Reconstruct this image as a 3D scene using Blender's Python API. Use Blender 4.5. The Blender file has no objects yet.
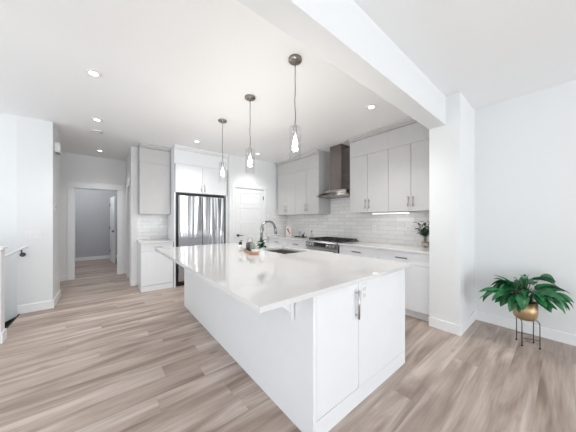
import bpy, bmesh, math, random
from mathutils import Vector, Matrix
random.seed(7)
S = bpy.context.scene
COL = S.collection
PI = math.pi

# ---------------------------------------------------------------- camera
cam = bpy.data.cameras.new('camera')
cam.sensor_width = 36
cam.lens = 225.05 / 576 * 36
cam.shift_y = 4.1 / 576
cam.clip_start = 0.05
co = bpy.data.objects.new('camera', cam)
co.location = (0, 0, 1.3196)
co.rotation_euler = (PI / 2, 0, -math.radians(39.16))
COL.objects.link(co)
S.camera = co

# ---------------------------------------------------------------- world, daylight, exposure
S.view_settings.view_transform = 'Standard'
S.view_settings.look = 'None'
S.view_settings.gamma = 1
S.view_settings.exposure = 0.2
W = bpy.data.worlds.new('sky'); S.world = W
W.use_nodes = True
W.node_tree.nodes['Background'].inputs[0].default_value = (0.93, 0.97, 1.0, 1)
W.node_tree.nodes['Background'].inputs[1].default_value = 1.0


def area(name, loc, rot, sx, sy, power, col=(1, 1, 1)):
    l = bpy.data.lights.new(name, 'AREA'); l.shape = 'RECTANGLE'
    l.size = sx; l.size_y = sy; l.energy = power; l.color = col
    o = bpy.data.objects.new(name, l); o.location = loc; o.rotation_euler = rot
    COL.objects.link(o); return o


# daylight for unseen, added windows, plus tilted-up fills added to brighten the ceiling
SKY = (0.90, 0.955, 1.0)
area('daylight_back', (0.9, -6.97, 1.6), (PI / 2 + .15, 0, 0), 5.6, 2.0, 34, SKY)
area('ceiling_fill_back', (0.9, -6.9, .55), (PI / 2 + 1.0, 0, 0), 5.6, .6, 235, SKY)  # fill light inside the room, added to lift the ceiling
area('daylight_left', (-2.72, 0.2, 1.6), (PI / 2 + .15, 0, -PI / 2), 5.0, 1.9, 8, SKY)
area('ceiling_fill_left', (-2.55, 0.2, .5), (PI / 2 + .9, 0, -PI / 2), 5.0, .5, 42, SKY)  # second added fill, tilted up at the ceiling from the left
area('stair_fill', (-2.58, 4.35, 1.6), (PI / 2, 0, -PI / 2), .7, 1.5, 10, SKY)  # fill light added to brighten the grey stair wall

# ---------------------------------------------------------------- materials
MATS = {}


def principled(name):
    m = bpy.data.materials.new(name); m.use_nodes = True
    return m, m.node_tree, m.node_tree.nodes['Principled BSDF']


def mat(name, col, rough=0.5, metal=0.0, bump=0.0, bscale=200, var=0.0, vscale=8, spec=None, coat=0):
    m, t, b = principled(name)
    b.inputs['Base Color'].default_value = (*col, 1)
    b.inputs['Roughness'].default_value = rough
    b.inputs['Metallic'].default_value = metal
    if coat: b.inputs['Coat Weight'].default_value = coat
    if spec is not None: b.inputs['Specular IOR Level'].default_value = spec
    tc = t.nodes.new('ShaderNodeTexCoord')
    if var:
        n = t.nodes.new('ShaderNodeTexNoise'); n.inputs['Scale'].default_value = vscale
        n.inputs['Detail'].default_value = 4
        t.links.new(tc.outputs['Object'], n.inputs['Vector'])
        r = t.nodes.new('ShaderNodeValToRGB')
        r.color_ramp.elements[0].position = .3; r.color_ramp.elements[1].position = .7
        r.color_ramp.elements[0].color = (*[c * (1 - var) for c in col], 1)
        r.color_ramp.elements[1].color = (*[min(1, c * (1 + var)) for c in col], 1)
        t.links.new(n.outputs['Fac'], r.inputs['Fac']); t.links.new(r.outputs['Color'], b.inputs['Base Color'])
    if bump:
        n = t.nodes.new('ShaderNodeTexNoise'); n.inputs['Scale'].default_value = bscale
        t.links.new(tc.outputs['Object'], n.inputs['Vector'])
        bp = t.nodes.new('ShaderNodeBump'); bp.inputs['Strength'].default_value = bump; bp.inputs['Distance'].default_value = .002
        t.links.new(n.outputs['Fac'], bp.inputs['Height']); t.links.new(bp.outputs['Normal'], b.inputs['Normal'])
    MATS[name] = m
    return m


M_wall = mat('wall_paint', (.80, .815, .82), .6, bump=.08, bscale=150)
M_ceil = mat('ceiling_paint', (.92, .925, .93), .7, bump=.15, bscale=90)
M_trim = mat('white_trim', (.87, .88, .89), .35, var=.01)
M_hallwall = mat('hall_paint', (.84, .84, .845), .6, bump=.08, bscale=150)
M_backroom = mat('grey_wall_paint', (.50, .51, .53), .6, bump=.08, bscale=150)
M_white = mat('white_cabinet', (.84, .855, .875), .32, var=.01)
M_pale = mat('pale_cabinet', (.84, .86, .885), .32, var=.01)
M_grey = mat('grey_cabinet', (.54, .533, .533), .4, var=.015)
M_gap = mat('carcass_and_gap_shade', (.35, .35, .36), .6, var=.02)  # island carcass tone, also the painted shade behind cabinet fronts
M_nickel = mat('brushed_nickel', (.55, .54, .53), .3, 1, bump=.05, bscale=400)
M_chrome = mat('chrome', (.30, .305, .31), .15, 1, bump=.01)
M_dark = mat('dark_metal', (.12, .11, .11), .35, .9, bump=.05)
M_black = mat('black_enamel', (.02, .02, .022), .35, bump=.05)
M_castiron = mat('cast_iron', (.03, .03, .03), .6, bump=.3, bscale=300)
M_hood = mat('dark_steel', (.24, .21, .195), .2, 1, bump=.05)
M_brass = mat('brass_pot', (.46, .33, .19), .38, .85, var=.06, vscale=20)
M_leaf = mat('green_leaf', (.022, .15, .05), .27, var=.65, vscale=9)
M_leaf2 = mat('dark_leaf', (.03, .08, .03), .45, var=.5, vscale=20)
M_soil = mat('soil', (.05, .035, .025), .9, bump=.5)
M_ceramic = mat('white_ceramic', (.85, .85, .84), .2, bump=.02)
M_plastic = mat('white_plastic', (.85, .85, .86), .4, bump=.02)
M_slot = mat('outlet_slots', (.25, .25, .26), .5, var=.02)
M_panel = mat('range_panel_steel', (.30, .295, .29), .3, 1, bump=.05)
M_sock = mat('outlet_face', (.70, .70, .71), .5, var=.02)
M_pewter = mat('pewter', (.30, .285, .26), .3, 1, bump=.05, bscale=300)
M_woodtray = mat('tray_wood', (.50, .30, .20), .5, var=.25, vscale=30)
M_stone = mat('sink_steel', (.5, .5, .51), .32, 1, bump=.05)
M_jar = mat('smoky_jar', (.09, .09, .10), .2, var=.2, vscale=40)
M_sage = mat('sage_glaze', (.22, .27, .23), .3, var=.1)
M_cloth = mat('white_cloth', (.82, .81, .79), .9, bump=.4, bscale=500)
M_twine = mat('twine', (.45, .38, .30), .9, var=.3, vscale=90)
M_carpet = mat('stair_carpet', (.035, .03, .03), .95, bump=.5, bscale=300)
M_board = mat('printed_card', (.80, .74, .72), .5, var=.05)
M_red = mat('red_print', (.55, .12, .12), .5, var=.1)


def glass(name, col=(1, 1, 1), rough=0.0, tint=.97):
    """thin clear glass: straight-through transmission plus a Fresnel reflection"""
    m, t, b = principled(name)
    tr_ = t.nodes.new('ShaderNodeBsdfTransparent'); tr_.inputs[0].default_value = (tint * col[0], tint * col[1], tint * col[2], 1)
    gl = t.nodes.new('ShaderNodeBsdfGlossy'); gl.inputs['Roughness'].default_value = .02 + rough
    lw = t.nodes.new('ShaderNodeLayerWeight'); lw.inputs['Blend'].default_value = .3
    pw = t.nodes.new('ShaderNodeMath'); pw.operation = 'POWER'; pw.inputs[1].default_value = 5
    mr = t.nodes.new('ShaderNodeMapRange'); mr.inputs['To Min'].default_value = .04; mr.inputs['To Max'].default_value = .4
    t.links.new(lw.outputs['Facing'], pw.inputs[0]); t.links.new(pw.outputs[0], mr.inputs['Value'])
    mx = t.nodes.new('ShaderNodeMixShader'); t.links.new(mr.outputs[0], mx.inputs[0]); t.links.new(tr_.outputs[0], mx.inputs[1]); t.links.new(gl.outputs[0], mx.inputs[2])
    t.links.new(mx.outputs[0], t.nodes['Material Output'].inputs['Surface'])
    return m


M_glass = glass('clear_glass')
M_hoodglass = glass('hood_glass', (.75, .8, .8), .02)


def emit(name, col, st):
    m, t, b = principled(name)
    b.inputs['Emission Color'].default_value = (*col, 1)
    b.inputs['Emission Strength'].default_value = st
    b.inputs['Base Color'].default_value = (.9, .9, .9, 1)
    return m


M_bulb = emit('lit_bulb', (1, .95, .88), 6)
M_down = emit('lit_downlight', (1, .97, .93), 4)
M_led = emit('lit_led_bar', (1, .97, .93), 4)
M_disp = mat('black_display', (.01, .01, .012), .08, bump=.01)


def node_math(t, op, a, b=None):
    n = t.nodes.new('ShaderNodeMath'); n.operation = op
    for i, v in enumerate((a, b)):
        if v is None: continue
        if isinstance(v, (int, float)): n.inputs[i].default_value = v
        else: t.links.new(v, n.inputs[i])
    return n.outputs[0]


def floor_material():
    m, t, b = principled('plank_floor')
    tc = t.nodes.new('ShaderNodeTexCoord'); sp = t.nodes.new('ShaderNodeSeparateXYZ')
    t.links.new(tc.outputs['Object'], sp.inputs[0])
    x, y = sp.outputs[0], sp.outputs[1]
    PW, PL = .18, 1.8
    yr = node_math(t, 'DIVIDE', node_math(t, 'ADD', y, .05), PW); row = node_math(t, 'FLOOR', yr); fy = node_math(t, 'FRACT', yr)
    wn = t.nodes.new('ShaderNodeTexWhiteNoise'); wn.noise_dimensions = '1D'; t.links.new(row, wn.inputs['W'])
    xr = node_math(t, 'ADD', node_math(t, 'DIVIDE', x, PL), node_math(t, 'MULTIPLY', wn.outputs['Value'], 7.0))
    colu = node_math(t, 'FLOOR', xr); fx = node_math(t, 'FRACT', xr)
    cv = t.nodes.new('ShaderNodeCombineXYZ'); t.links.new(row, cv.inputs[0]); t.links.new(colu, cv.inputs[1])
    wn2 = t.nodes.new('ShaderNodeTexWhiteNoise'); wn2.noise_dimensions = '2D'; t.links.new(cv.outputs[0], wn2.inputs['Vector'])
    pv = wn2.outputs['Value']
    # long soft grain, shifted per plank
    gv = t.nodes.new('ShaderNodeCombineXYZ')
    t.links.new(node_math(t, 'ADD', node_math(t, 'MULTIPLY', x, .9), node_math(t, 'MULTIPLY', pv, 40)), gv.inputs[0])
    t.links.new(node_math(t, 'ADD', node_math(t, 'MULTIPLY', y, 7.5), node_math(t, 'MULTIPLY', pv, 17)), gv.inputs[1])
    g = t.nodes.new('ShaderNodeTexNoise'); g.inputs['Scale'].default_value = 1.0; g.inputs['Detail'].default_value = 5; g.inputs['Distortion'].default_value = .9
    t.links.new(gv.outputs[0], g.inputs['Vector'])
    gv2 = t.nodes.new('ShaderNodeCombineXYZ')
    t.links.new(node_math(t, 'MULTIPLY', x, 3), gv2.inputs[0]); t.links.new(node_math(t, 'MULTIPLY', y, 60), gv2.inputs[1])
    g2 = t.nodes.new('ShaderNodeTexNoise'); g2.inputs['Scale'].default_value = 1.0; g2.inputs['Detail'].default_value = 4
    t.links.new(gv2.outputs[0], g2.inputs['Vector'])
    f = node_math(t, 'ADD', node_math(t, 'MULTIPLY', g.outputs['Fac'], .95), node_math(t, 'MULTIPLY', g2.outputs['Fac'], .22))
    f = node_math(t, 'ADD', f, node_math(t, 'MULTIPLY', pv, .09))
    f = node_math(t, 'SUBTRACT', f, .125)
    r = t.nodes.new('ShaderNodeValToRGB'); e = r.color_ramp.elements
    e[0].position = .30; e[0].color = (.25, .18, .145, 1)
    e[1].position = .68; e[1].color = (.61, .525, .475, 1)
    k = e.new(.43); k.color = (.37, .288, .243, 1)
    k = e.new(.56); k.color = (.475, .385, .335, 1)
    t.links.new(f, r.inputs['Fac'])
    # knots
    vo = t.nodes.new('ShaderNodeTexVoronoi'); vo.inputs['Scale'].default_value = 1.0
    kv = t.nodes.new('ShaderNodeCombineXYZ'); t.links.new(node_math(t, 'MULTIPLY', x, 1.6), kv.inputs[0]); t.links.new(node_math(t, 'MULTIPLY', y, 4.2), kv.inputs[1])
    t.links.new(kv.outputs[0], vo.inputs['Vector'])
    kr = t.nodes.new('ShaderNodeMapRange'); kr.inputs['From Min'].default_value = .02; kr.inputs['From Max'].default_value = .12
    kr.inputs['To Min'].default_value = .62; kr.inputs['To Max'].default_value = 1
    t.links.new(vo.outputs['Distance'], kr.inputs['Value'])
    # seams
    def edge(v, wd):
        a = node_math(t, 'MINIMUM', v, node_math(t, 'SUBTRACT', 1.0, v))
        mr = t.nodes.new('ShaderNodeMapRange'); mr.inputs['From Min'].default_value = 0; mr.inputs['From Max'].default_value = wd
        mr.inputs['To Min'].default_value = .87; mr.inputs['To Max'].default_value = 1
        t.links.new(a, mr.inputs['Value']); return mr.outputs[0]
    # each plank is a little warmer or greyer
    hue = t.nodes.new('ShaderNodeMix'); hue.data_type = 'RGBA'; hue.inputs[0].default_value = 1; hue.blend_type = 'MULTIPLY'
    hr = t.nodes.new('ShaderNodeValToRGB'); hr.color_ramp.elements[0].color = (1.0, .985, .97, 1); hr.color_ramp.elements[1].color = (.985, 1, 1, 1)
    hr.color_ramp.elements[0].position = .3; hr.color_ramp.elements[1].position = .7
    wn3 = t.nodes.new('ShaderNodeTexNoise'); wn3.inputs['Scale'].default_value = 1.3; t.links.new(tc.outputs['Object'], wn3.inputs['Vector'])
    t.links.new(wn3.outputs['Fac'], hr.inputs['Fac']); t.links.new(r.outputs['Color'], hue.inputs[6]); t.links.new(hr.outputs['Color'], hue.inputs[7])
    s = node_math(t, 'MULTIPLY', node_math(t, 'MULTIPLY', edge(fy, .018), edge(fx, .0025)), kr.outputs[0])
    mx = t.nodes.new('ShaderNodeVectorMath'); mx.operation = 'SCALE'
    t.links.new(hue.outputs[2], mx.inputs[0]); t.links.new(s, mx.inputs['Scale'])
    t.links.new(mx.outputs[0], b.inputs['Base Color'])
    b.inputs['Roughness'].default_value = .42
    return m


M_floor = floor_material()


def tile_material(axis):
    m, t, b = principled('glazed_subway_tile_' + axis)
    tc = t.nodes.new('ShaderNodeTexCoord'); sp = t.nodes.new('ShaderNodeSeparateXYZ'); t.links.new(tc.outputs['Object'], sp.inputs[0])
    cv = t.nodes.new('ShaderNodeCombineXYZ')
    t.links.new(sp.outputs[0 if axis == 'x' else 1], cv.inputs[0]); t.links.new(sp.outputs[2], cv.inputs[1])
    br = t.nodes.new('ShaderNodeTexBrick')
    br.inputs['Scale'].default_value = 1; br.inputs['Brick Width'].default_value = .30; br.inputs['Row Height'].default_value = .076
    br.inputs['Mortar Size'].default_value = .0028; br.inputs['Mortar Smooth'].default_value = .3
    br.inputs['Color1'].default_value = (.88, .875, .87, 1); br.inputs['Color2'].default_value = (.78, .775, .77, 1)
    br.inputs['Mortar'].default_value = (.60, .59, .58, 1)
    t.links.new(cv.outputs[0], br.inputs['Vector'])
    n = t.nodes.new('ShaderNodeTexNoise'); n.inputs['Scale'].default_value = 9; n.inputs['Detail'].default_value = 3
    t.links.new(tc.outputs['Object'], n.inputs['Vector'])
    t.links.new(br.outputs['Color'], b.inputs['Base Color'])
    h = node_math(t, 'ADD', node_math(t, 'MULTIPLY', br.outputs['Fac'], -.5), node_math(t, 'MULTIPLY', n.outputs['Fac'], 1.6))
    bp = t.nodes.new('ShaderNodeBump'); bp.inputs['Strength'].default_value = .5; bp.inputs['Distance'].default_value = .012
    t.links.new(h, bp.inputs['Height']); t.links.new(bp.outputs['Normal'], b.inputs['Normal'])
    b.inputs['Roughness'].default_value = .12
    return m


M_tileY = tile_material('y'); M_tileX = tile_material('x')


def quartz_material():
    m, t, b = principled('white_quartz')
    tc = t.nodes.new('ShaderNodeTexCoord')
    n = t.nodes.new('ShaderNodeTexNoise'); n.inputs['Scale'].default_value = 2.2; n.inputs['Detail'].default_value = 7; n.inputs['Distortion'].default_value = 1.2
    t.links.new(tc.outputs['Object'], n.inputs['Vector'])
    r = t.nodes.new('ShaderNodeValToRGB'); e = r.color_ramp.elements
    e[0].position = .46; e[0].color = (.74, .735, .73, 1); e[1].position = .54; e[1].color = (.74, .735, .73, 1)
    k = e.new(.5); k.color = (.725, .72, .715, 1)
    t.links.new(n.outputs['Fac'], r.inputs['Fac']); t.links.new(r.outputs['Color'], b.inputs['Base Color'])
    b.inputs['Roughness'].default_value = .05; b.inputs['IOR'].default_value = 1.75
    return m


M_quartz = quartz_material()


def steel_material():
    m, t, b = principled('stainless_steel')
    tc = t.nodes.new('ShaderNodeTexCoord'); mp = t.nodes.new('ShaderNodeMapping')
    mp.inputs['Scale'].default_value = (8, 1, .35)
    t.links.new(tc.outputs['Object'], mp.inputs['Vector'])
    n = t.nodes.new('ShaderNodeTexNoise'); n.inputs['Scale'].default_value = 1; n.inputs['Detail'].default_value = 1.5; n.inputs['Distortion'].default_value = .5
    t.links.new(mp.outputs[0], n.inputs['Vector'])
    bp = t.nodes.new('ShaderNodeBump'); bp.inputs['Strength'].default_value = 1; bp.inputs['Distance'].default_value = .028
    t.links.new(n.outputs['Fac'], bp.inputs['Height']); t.links.new(bp.outputs['Normal'], b.inputs['Normal'])
    b.inputs['Base Color'].default_value = (.58, .59, .61, 1); b.inputs['Metallic'].default_value = 1; b.inputs['Roughness'].default_value = .17
    return m


M_steel = steel_material()

# ---------------------------------------------------------------- mesh helpers


class MB:
    def __init__(s): s.bm = bmesh.new()

    def _merge(s, b):
        me = bpy.data.meshes.new('t'); b.to_mesh(me); b.free(); s.bm.from_mesh(me); bpy.data.meshes.remove(me)

    def box(s, x0, x1, y0, y1, z0, z1, bev=0.0, seg=2):
        b = bmesh.new(); bmesh.ops.create_cube(b, size=1)
        for v in b.verts:
            v.co = Vector(((x0 + x1) / 2 + v.co.x * (x1 - x0), (y0 + y1) / 2 + v.co.y * (y1 - y0), (z0 + z1) / 2 + v.co.z * (z1 - z0)))
        if bev: bmesh.ops.bevel(b, geom=b.edges[:] , offset=bev, segments=seg, affect='EDGES', profile=.5)
        s._merge(b); return s

    def cyl(s, p0, p1, r0, r1=None, n=24, cap=True):
        r1 = r0 if r1 is None else r1
        p0, p1 = Vector(p0), Vector(p1); d = p1 - p0
        b = bmesh.new(); bmesh.ops.create_cone(b, cap_ends=cap, segments=n, radius1=r0, radius2=r1, depth=d.length)
        q = d.to_track_quat('Z', 'Y').to_matrix().to_4x4()
        bmesh.ops.transform(b, matrix=Matrix.Translation((p0 + p1) / 2) @ q, verts=b.verts)
        for f in b.faces: f.smooth = len(f.verts) == 4
        s._merge(b); return s

    def tube(s, pts, r, n=10, closed=False):
        P = [Vector(p) for p in pts]; rr = r if isinstance(r, (list, tuple)) else [r] * len(P)
        b = bmesh.new(); rings = []
        N = len(P); up = None
        for i, p in enumerate(P):
            if closed: t = (P[(i + 1) % N] - P[i - 1]).normalized()
            else: t = (P[min(i + 1, N - 1)] - P[max(i - 1, 0)]).normalized()
            if up is None:
                up = Vector((0, 0, 1)) if abs(t.z) < .9 else Vector((1, 0, 0))
            a = t.cross(up).normalized(); c = a.cross(t).normalized(); up = c
            rings.append([b.verts.new(p + (a * math.cos(2 * PI * k / n) + c * math.sin(2 * PI * k / n)) * rr[i]) for k in range(n)])
        rng = range(N if closed else N - 1)
        for i in rng:
            A, B = rings[i], rings[(i + 1) % N]
            for k in range(n):
                f = b.faces.new((A[k], A[(k + 1) % n], B[(k + 1) % n], B[k])); f.smooth = True
        if not closed:
            b.faces.new(rings[0][::-1]); b.faces.new(rings[-1])
        s._merge(b); return s

    def lathe(s, prof, c=(0, 0, 0), n=32, smooth=True):
        b = bmesh.new(); rings = []
        for (r, z) in prof:
            if r < 1e-6: rings.append([b.verts.new((c[0], c[1], c[2] + z))])
            else: rings.append([b.verts.new((c[0] + r * math.cos(2 * PI * k / n), c[1] + r * math.sin(2 * PI * k / n), c[2] + z)) for k in range(n)])
        for A, B in zip(rings, rings[1:]):
            for k in range(n):
                q = [A[k % len(A)], A[(k + 1) % len(A)], B[(k + 1) % len(B)], B[k % len(B)]]
                u = []
                for v in q:
                    if v not in u: u.append(v)
                if len(u) > 2:
                    try: f = b.faces.new(u); f.smooth = smooth
                    except ValueError: pass
        s._merge(b); return s

    def prism(s, poly, z0, z1, M=None):
        b = bmesh.new()
        lo = [b.verts.new((x, y, z0)) for x, y in poly]; hi = [b.verts.new((x, y, z1)) for x, y in poly]
        n = len(poly); b.faces.new(lo[::-1]); b.faces.new(hi)
        for i in range(n): b.faces.new((lo[i], lo[(i + 1) % n], hi[(i + 1) % n], hi[i]))
        bmesh.ops.recalc_face_normals(b, faces=b.faces)
        if M: bmesh.ops.transform(b, matrix=M, verts=b.verts)
        s._merge(b); return s

    def build(s, name, m, parent=None, loc=None, rot=0):
        bmesh.ops.recalc_face_normals(s.bm, faces=s.bm.faces)
        me = bpy.data.meshes.new(name); s.bm.to_mesh(me); s.bm.free()
        me.materials.append(m)
        o = bpy.data.objects.new(name, me); COL.objects.link(o)
        if parent: o.parent = parent
        if loc: o.location = loc
        if rot: o.rotation_euler = (0, 0, rot)
        return o


def tag(o, label, cat, group=None):
    o['label'] = label; o['category'] = cat
    if group: o['group'] = group
    return o


def thing(name, label, cat, loc=(0, 0, 0), rz=0, group=None):
    o = bpy.data.objects.new(name, None); COL.objects.link(o); o.empty_display_size = .1
    o.location = loc; o.rotation_euler = (0, 0, rz)
    return tag(o, label, cat, group)


def struct(name, mb, m, **k):
    o = mb.build(name, m, **k); o['kind'] = 'structure'; return o


def copy_tree(o, parent=None):
    c = o.copy(); COL.objects.link(c)
    if parent: c.parent = parent
    for ch in list(o.children): copy_tree(ch, c)
    return c


# ---------------------------------------------------------------- setting
CZ = 2.79
XW = 3.83          # kitchen back wall and living wall
YP = 4.72          # pantry wall
XL = -2.6
# floor with the stair opening
fb = MB()
fb.box(-.92, 4.3, -7.2, 10.2, -.12, 0)
fb.box(XL - .1, -.92, -7.2, 3.79, -.12, 0)
fb.box(XL - .1, -.92, 5.6, 10.2, -.12, 0)
struct('floor', fb, M_floor)
struct('ceiling', MB().box(XL - .2, 4.3, -7.2, 10.2, CZ, CZ + .12), M_ceil)
struct('wall_right', MB().box(XW, XW + .14, -7.1, 4.9, 0, CZ), M_wall)
struct('wall_partition_end', MB().box(3.148, XW, .754, 1.066, 0, CZ), M_wall)
struct('trim_1', MB().box(XL, 3.148, .892, 1.066, 2.452, CZ), M_wall)
# pantry wall with door opening
wb = MB(); wb.box(2.16, 2.285, YP, YP + .12, 0, CZ); wb.box(3.065, XW, YP, YP + .12, 0, CZ); wb.box(2.285, 3.065, YP, YP + .12, 2.075, CZ)
struct('wall_pantry', wb, M_wall)
struct('wall_pantry_side', MB().box(2.16, 2.26, YP + .12, 5.46, 0, CZ), M_wall)
struct('wall_refrigerator_side', MB().box(.50, 2.26, 5.46, 5.58, 0, CZ), M_wall)
# hall right wall with a dark doorway
wb = MB(); wb.box(.41, .50, 5.46, 5.62, 0, CZ); wb.box(.41, .50, 6.35, 6.88, 0, CZ); wb.box(.41, .50, 5.62, 6.35, 2.06, CZ)
struct('wall_hall_right', wb, M_hallwall)
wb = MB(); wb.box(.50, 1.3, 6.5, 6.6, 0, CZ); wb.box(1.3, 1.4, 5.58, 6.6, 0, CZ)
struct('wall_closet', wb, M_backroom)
tr = MB()
for (a, b_) in ((5.60, 5.628), (6.342, 6.40)): tr.box(.396, .41, a, b_, 0, 2.13, .003)
tr.box(.396, .41, 5.60, 6.40, 2.055, 2.13, .003)
struct('trim_2', tr, M_trim)
# left walls
struct('wall_left_return', MB().prism([(-.605, 4.85), (-.605, 5.55), (-.74, 5.55), (-.74, 5.0), (-.97, 5.0), (-2.6, 5.6), (-2.6, 5.22), (-.955, 4.85)], -2.2, CZ), M_wall)
struct('wall_left_hall', MB().box(-1.55, -1.45, 5.6, 6.88, 0, CZ), M_hallwall)
YD = 6.88
wb = MB(); wb.box(-1.5, -.53, YD, YD + .12, 0, CZ); wb.box(.25, .6, YD, YD + .12, 0, CZ); wb.box(-.53, .25, YD, YD + .12, 2.05, CZ)
struct('wall_hall_end', wb, M_hallwall)
# room beyond the doorway
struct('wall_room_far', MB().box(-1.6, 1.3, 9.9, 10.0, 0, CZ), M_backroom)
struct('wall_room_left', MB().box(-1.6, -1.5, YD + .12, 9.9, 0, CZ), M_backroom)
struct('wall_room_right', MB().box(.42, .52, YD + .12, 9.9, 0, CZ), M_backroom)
struct('wall_left', MB().box(XL - .1, XL, -7.1, -2.4, 0, CZ).box(XL - .1, XL, 2.8, 4.0, -2.2, CZ).box(XL - .1, XL, 4.7, 5.6, -2.2, CZ).box(XL - .1, XL, 4.0, 4.7, -2.2, .85).box(XL - .1, XL, 4.0, 4.7, 2.35, CZ).box(XL - .1, XL, -2.4, 2.8, 2.6, CZ).box(XL - .1, XL, -2.4, 2.8, 0, .25), M_wall)
wb = MB(); wb.box(XL, -2.0, -7.1, -7.0, 0, CZ); wb.box(3.75, XW, -7.1, -7.0, 0, CZ); wb.box(-2.0, 3.75, -7.1, -7.0, 2.62, CZ); wb.box(-2.0, 3.75, -7.1, -7.0, 0, .25)
struct('wall_back', wb, M_wall)
wf = MB()
for x in (-2.0, -.1, 1.8, 3.7): wf.box(x, x + .06, -7.06, -7.0, .25, 2.62)
wf.box(-2, 3.75, -7.06, -7, .25, .31); wf.box(-2, 3.75, -7.06, -7, 2.56, 2.62)
struct('added_window_1', wf, M_trim)  # unseen, added to give the daylight behind the camera a source
wf = MB()
for y in (-2.4, -.7, 1.0, 2.74): wf.box(XL - .06, XL, y, y + .06, .25, 2.6)
wf.box(XL - .06, XL, -2.4, 2.8, .25, .31); wf.box(XL - .06, XL, -2.4, 2.8, 2.54, 2.6)
struct('added_window_2', wf, M_trim)  # unseen side opening, added as a source for the left light
wf = MB(); wf.box(XL - .08, XL - .04, 4.0, 4.05, .85, 2.35).box(XL - .08, XL - .04, 4.65, 4.7, .85, 2.35).box(XL - .08, XL - .04, 4.05, 4.65, .85, .9).box(XL - .08, XL - .04, 4.05, 4.65, 2.3, 2.35)
struct('added_window_3', wf, M_trim)  # unseen stair opening, added to go with the stair fill light
# stairs down
st = MB()
for i in range(9):
    x1 = -.92 - .26 * i - .02
    st.box(max(x1 - .28, XL), x1, 3.79, 4.84, -.19 * (i + 1) - .19, -.19 * (i + 1))
    if x1 - .28 < XL: break
st.box(-.94, -.921, 3.93, 4.84, -.35, -.001)
st.prism([(-.925, -.012), (-.925, -2.2), (-2.6, -2.2), (-2.6, -.86)], 0, .01, Matrix.Translation((0, 4.848, 0)) @ Matrix.Rotation(PI / 2, 4, 'X'))
struct('trim_3', st, M_carpet)
struct('wall_stair_guard', MB().box(XL, -.86, 3.80, 3.92, 0, 1.0).box(XL, -.922, 3.80, 3.92, -2.2, 0), M_wall)
struct('trim_4', MB().box(XL, -.845, 3.785, 3.935, 1.0, 1.03, .004), M_trim)

# baseboards: front side of a wall, 11 cm tall
BH = .115; BT = .014
struct('baseboard_right', MB().box(XW - BT, XW, -7.0, .754, 0, BH, .003), M_trim)
struct('baseboard_partition', MB().box(3.148 - BT, 3.148, .754 - BT, 1.066 + .005, 0, BH, .003).box(3.148, XW - BT, .754 - BT, .754, 0, BH, .003), M_trim)
struct('baseboard_left_return', MB().box(-.95, -.605, 4.85 - BT, 4.85, 0, BH, .003).box(-.605, -.605 + BT, 4.85 - BT, 5.55 + BT, 0, BH, .003), M_trim)
struct('baseboard_hall_end', MB().box(-1.45, -.645, YD - BT, YD, 0, BH, .003).box(.352, .396, YD - BT, YD, 0, BH, .003), M_trim)
struct('baseboard_hall_right', MB().box(.41 - BT, .41, 6.40, YD - BT, 0, BH, .003).box(.41 - BT, .41, 5.46 - BT, 5.598, 0, BH, .003).box(.41, .49, 5.46 - BT, 5.46, 0, BH, .003), M_trim)
struct('baseboard_room_far', MB().box(-1.5, .42, 9.9 - BT, 9.9, 0, BH, .003), M_trim)
struct('baseboard_stair_guard', MB().box(-.86, -.86 + BT, 3.79, 3.93, 0, BH, .003), M_trim)

# backsplashes
struct('wall_backsplash_right', MB().box(XW - .01, XW, 1.067, 3.24, .90, 1.485).box(XW - .01, XW, 2.46, 3.22, 1.485, 2.4).box(XW - .01, XW, 3.24, YP, .90, 1.485), M_tileY)
struct('wall_backsplash_pantry', MB().box(3.145, XW - .01, YP - .01, YP, .915, 1.46), M_tileX)
struct('wall_backsplash_left', MB().box(.51, 1.06, 5.45, 5.46, .90, 1.46), M_tileX)

# ---- hall doorway casing with small ears on the head
cs = MB()
cs.box(-.635, -.53, YD - .018, YD, 0, 2.05, .003); cs.box(.25, .35, YD - .018, YD, 0, 2.05, .003)
cs.box(-.655, .37, YD - .024, YD, 2.05, 2.17, .003); cs.box(-.67, .385, YD - .035, YD, 2.165, 2.19, .004)
cs.box(-.53, -.515, YD, YD + .12, 0, 2.05); cs.box(.235, .25, YD, YD + .12, 0, 2.05); cs.box(-.53, .25, YD, YD + .12, 2.035, 2.05)
struct('trim_5', cs, M_trim)
# open leaf beyond
dl = Vector((.13 - .216, 9.3 - 8.55)); ang = math.atan2(dl.y, dl.x)
d2 = struct('door_2', MB().box(0, dl.length, -.018, .018, .01, 2.04, .003), M_trim, loc=(.236, 8.55, 0), rot=ang)
hm = MB()
for z in (.28, 1.02, 1.76): hm.box(dl.length - .05, dl.length - .005, .018, .03, z, z + .10)
hm.build('hinge', M_black, d2)
hd = MB(); hd.cyl((.07, .018, .98), (.07, .05, .98), .028); hd.tube([(.07, .055, .98), (.17, .055, .98)], .009)
hd.build('door_handle', M_black, d2)

# ---- pantry door
d1 = bpy.data.objects.new('door_1', None); COL.objects.link(d1); d1.location = (2.285, YP, 0); d1['kind'] = 'structure'
cs = MB(); W_ = .78
cs.box(-.065, .0, -.016, 0, 0, 2.075, .003); cs.box(W_, W_ + .065, -.016, 0, 0, 2.075, .003); cs.box(-.065, W_ + .065, -.018, 0, 2.075, 2.145, .003)
cs.box(0, .012, 0, .12, 0, 2.075); cs.box(W_ - .012, W_, 0, .12, 0, 2.075); cs.box(.012, W_ - .012, 0, .12, 2.06, 2.075)
cs.build('door_frame', M_trim, d1)
ds = MB(); ds.box(.015, W_ - .015, .012, .045, .008, 2.05)
st_ = .10
ds.box(.015, .015 + st_, .004, .012, .008, 2.05, .001); ds.box(W_ - .015 - st_, W_ - .015, .004, .012, .008, 2.05, .001)
rails = [(.008, .20), (.515, .585), (.875, .945), (1.235, 1.305), (1.595, 1.665), (1.955, 2.05)]
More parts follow.
